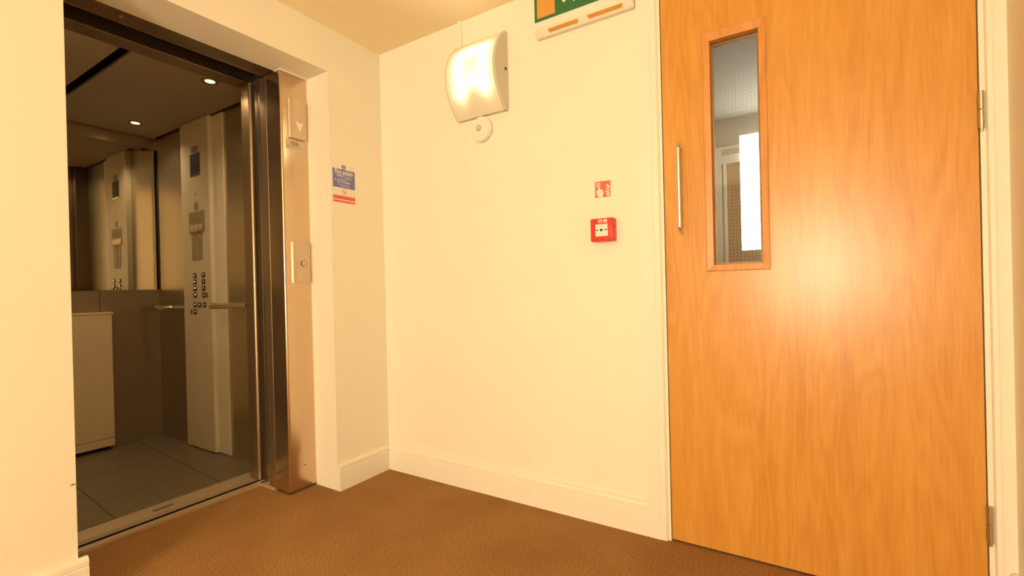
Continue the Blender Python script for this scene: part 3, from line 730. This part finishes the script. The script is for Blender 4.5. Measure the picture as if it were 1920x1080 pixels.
# fire action notice on the left wall
fa = empty('fire_action_notice', (0, -0.271, 1.50), 'blue, white and red fire action notice on the wall beside the lift', 'safety sign')
def onA(u, v, w): return (w, u, v)
MB().box(0, 0.0010, -0.3435, -0.1985, 1.497, 1.706, 0.0).obj('notice_sheet', M['signwhite'], fa)
pb = MB().box(0.001, 0.0014, -0.3415, -0.2005, 1.580, 1.6775).obj('blue_panel', M['blue'], fa)
tx = MB().text('Fire action', 0.0305, lambda u, v, w: (0.0016 + w, -0.271 + u, 1.664 + v), 0.0001, 0.88)
def lines(mb, spec, x=0.0014):
    for (z, h, ya, yb) in spec:
        y = ya
        while y < yb:
            wd = random.uniform(0.004, 0.012); mb.box(x, x + 0.0004, y, min(y + wd, yb), z, z + h); y += wd + 0.002
lines(tx, [(1.6500, 0.0022, -0.325, -0.215), (1.6395, 0.0060, -0.315, -0.276), (1.6405, 0.0018, -0.270, -0.222), (1.6340, 0.0018, -0.270, -0.222), (1.6275, 0.0018, -0.312, -0.225),
           (1.6190, 0.0045, -0.330, -0.322), (1.6190, 0.0022, -0.315, -0.255), (1.6130, 0.0018, -0.315, -0.235), (1.6060, 0.0045, -0.262, -0.232), (1.6070, 0.0018, -0.315, -0.268), (1.5960, 0.0018, -0.315, -0.245), (1.5870, 0.0030, -0.290, -0.265), (1.5870, 0.0030, -0.255, -0.238)])
tx.obj('lettering', M['signwhite'], pb)
rb = MB().box(0.001, 0.0014, -0.3415, -0.2005, 1.5185, 1.5385).obj('red_band', M['signred'], fa)
rb2 = MB().box(0.001, 0.0014, -0.3415, -0.2005, 1.5025, 1.5135).obj('red_band', M['signred'], fa)
ci = MB().cyl((0.0012, -0.2715, 1.691), 'x', 0.0125, 0.0006, 28).obj('blue_roundel', M['blue'], fa)
MB().box(0.0015, 0.0019, -0.2735, -0.2695, 1.688, 1.699).box(0.0015, 0.0019, -0.2735, -0.2695, 1.6825, 1.6855).obj('exclamation_mark', M['signwhite'], ci)
t = bmesh.new()
A = [t.verts.new((0.0014, -0.2705 + 0.0130 * math.cos(2 * PI * i / 28), 1.559 + 0.0130 * math.sin(2 * PI * i / 28))) for i in range(28)]
B = [t.verts.new((0.0014, -0.2705 + 0.0110 * math.cos(2 * PI * i / 28), 1.559 + 0.0110 * math.sin(2 * PI * i / 28))) for i in range(28)]
for i in range(28): k = (i + 1) % 28; t.faces.new((A[i], A[k], B[k], B[i]))
kk = MB(); kk.merge(t); kk.prism([(-0.279, 1.566), (-0.277, 1.568), (-0.262, 1.552), (-0.264, 1.550)], 'x', 0.001, 0.0014)
kk.box(0.001, 0.0014, -0.273, -0.268, 1.553, 1.562)
kk.obj('prohibition_symbol', M['signred'], fa)

# fire point sticker: hand pressing a button, flames
fs = empty('fire_alarm_sign', (1.339, 0, 1.410), 'small square red sign with white hand and flames above the call point', 'safety sign')
bs = MB().box(1.3045, 1.3735, -0.0012, 0, 1.4105, 1.4790).obj('sign_plate', M['signred'], fs)
y_ = -0.0016
hm = MB()
def F(px, py): return (1.3045 + (px - 340) / 610 * 0.069, 1.4790 - (py - 245 + (px - 340) * 0.12) / 630 * 0.0685)
def poly(mb, pts): mb.prism([F(*p) for p in pts], 'y', y_, y_ + 0.0006)
poly(hm, [(470, 500), (475, 440), (505, 430), (530, 460), (530, 530), (560, 520), (600, 545), (650, 565), (668, 610), (665, 740), (640, 800), (620, 840), (470, 845), (440, 790), (400, 720), (392, 600), (410, 580), (450, 590)])
hm.obj('hand_symbol', M['signwhite'], bs)
bm_ = MB()
for q4 in ([(395, 290), (550, 272), (550, 300), (395, 315)], [(395, 420), (550, 400), (550, 425), (395, 445)], [(395, 315), (425, 311), (425, 416), (395, 420)], [(520, 304), (550, 300), (550, 400), (520, 404)]): poly(bm_, q4)
poly(bm_, [(455, 340), (495, 335), (495, 375), (455, 380)])
bm_.obj('button_symbol', M['signwhite'], bs)
fl = MB()
poly(fl, [(770, 350), (850, 330), (925, 440), (925, 520), (850, 440)])
poly(fl, [(780, 440), (900, 560), (925, 600), (850, 590), (790, 520)])
poly(fl, [(720, 590), (800, 600), (925, 660), (925, 700), (780, 650)])
poly(fl, [(790, 690), (925, 720), (915, 770), (830, 780), (780, 740)])
fl.obj('flame_symbol', M['signwhite'], bs)

# red break-glass call point
cpn = empty('fire_alarm_call_point', (1.348, 0, 1.2175), 'square red fire alarm call point with white press panel', 'fire alarm call point')
MB().box(1.2985, 1.3965, -0.050, 0, 1.2175, 1.3135, 0.004, 3).obj('housing', M['red'], cpn, True)
pn = MB().box(1.3215, 1.3755, -0.0530, -0.049, 1.2375, 1.2885, 0.001).obj('press_panel', M['signwhite'], cpn)
cpn2 = MB(); yb = -0.0534
cpn2.cyl((1.3480, yb, 1.2640), 'y', 0.0058, 0.0008, 24)
for sgn in (-1, 1):
    c0 = 1.3480 + sgn * 0.0190
    cpn2.prism([(c0 + sgn * 0.007, 1.2655), (c0 - sgn * 0.000, 1.2655), (c0 - sgn * 0.000, 1.2680), (c0 - sgn * 0.0068, 1.2640), (c0, 1.2600), (c0, 1.2625), (c0 + sgn * 0.007, 1.2625)], 'y', yb - 0.0004, yb + 0.0004)
cpn2.obj('press_symbol', M['black'], pn)
MB().box(1.338, 1.358, -0.0535, -0.0528, 1.2825, 1.2837).obj('print_line', M['grey_line'], pn)
sy = MB()
sy.box(1.3340, 1.3510, -0.0508, -0.0500, 1.2945, 1.3080); sy.box(1.3560, 1.3730, -0.0508, -0.0500, 1.2945, 1.3080)
so_ = sy.obj('flame_symbol', M['signwhite'], cpn)
MB().prism([(1.3365, 1.297), (1.3485, 1.297), (1.3485, 1.3015), (1.3445, 1.306), (1.3425, 1.302), (1.3385, 1.305)], 'y', -0.0512, -0.0506).box(1.3590, 1.3700, -0.0512, -0.0506, 1.2980, 1.2995).box(1.3590, 1.3700, -0.0512, -0.0506, 1.3025, 1.3040).obj('symbol_print', M['signred'], so_)
MB().cyl((1.3970, -0.030, 1.2760), 'x', 0.0025, 0.003, 12).obj('key_hole', M['black'], cpn)

# nail in the left wall
tag(recentre(MB().cyl((0.002, -1.3816, 0.4186), 'x', 0.0022, 0.008, 12).box(0.004, 0.0052, -1.388, -1.3775, 0.4165, 0.4195).obj('nail', M['hinge'])), 'tiny nail stuck in the cream wall left of the lift, low down', 'nail')
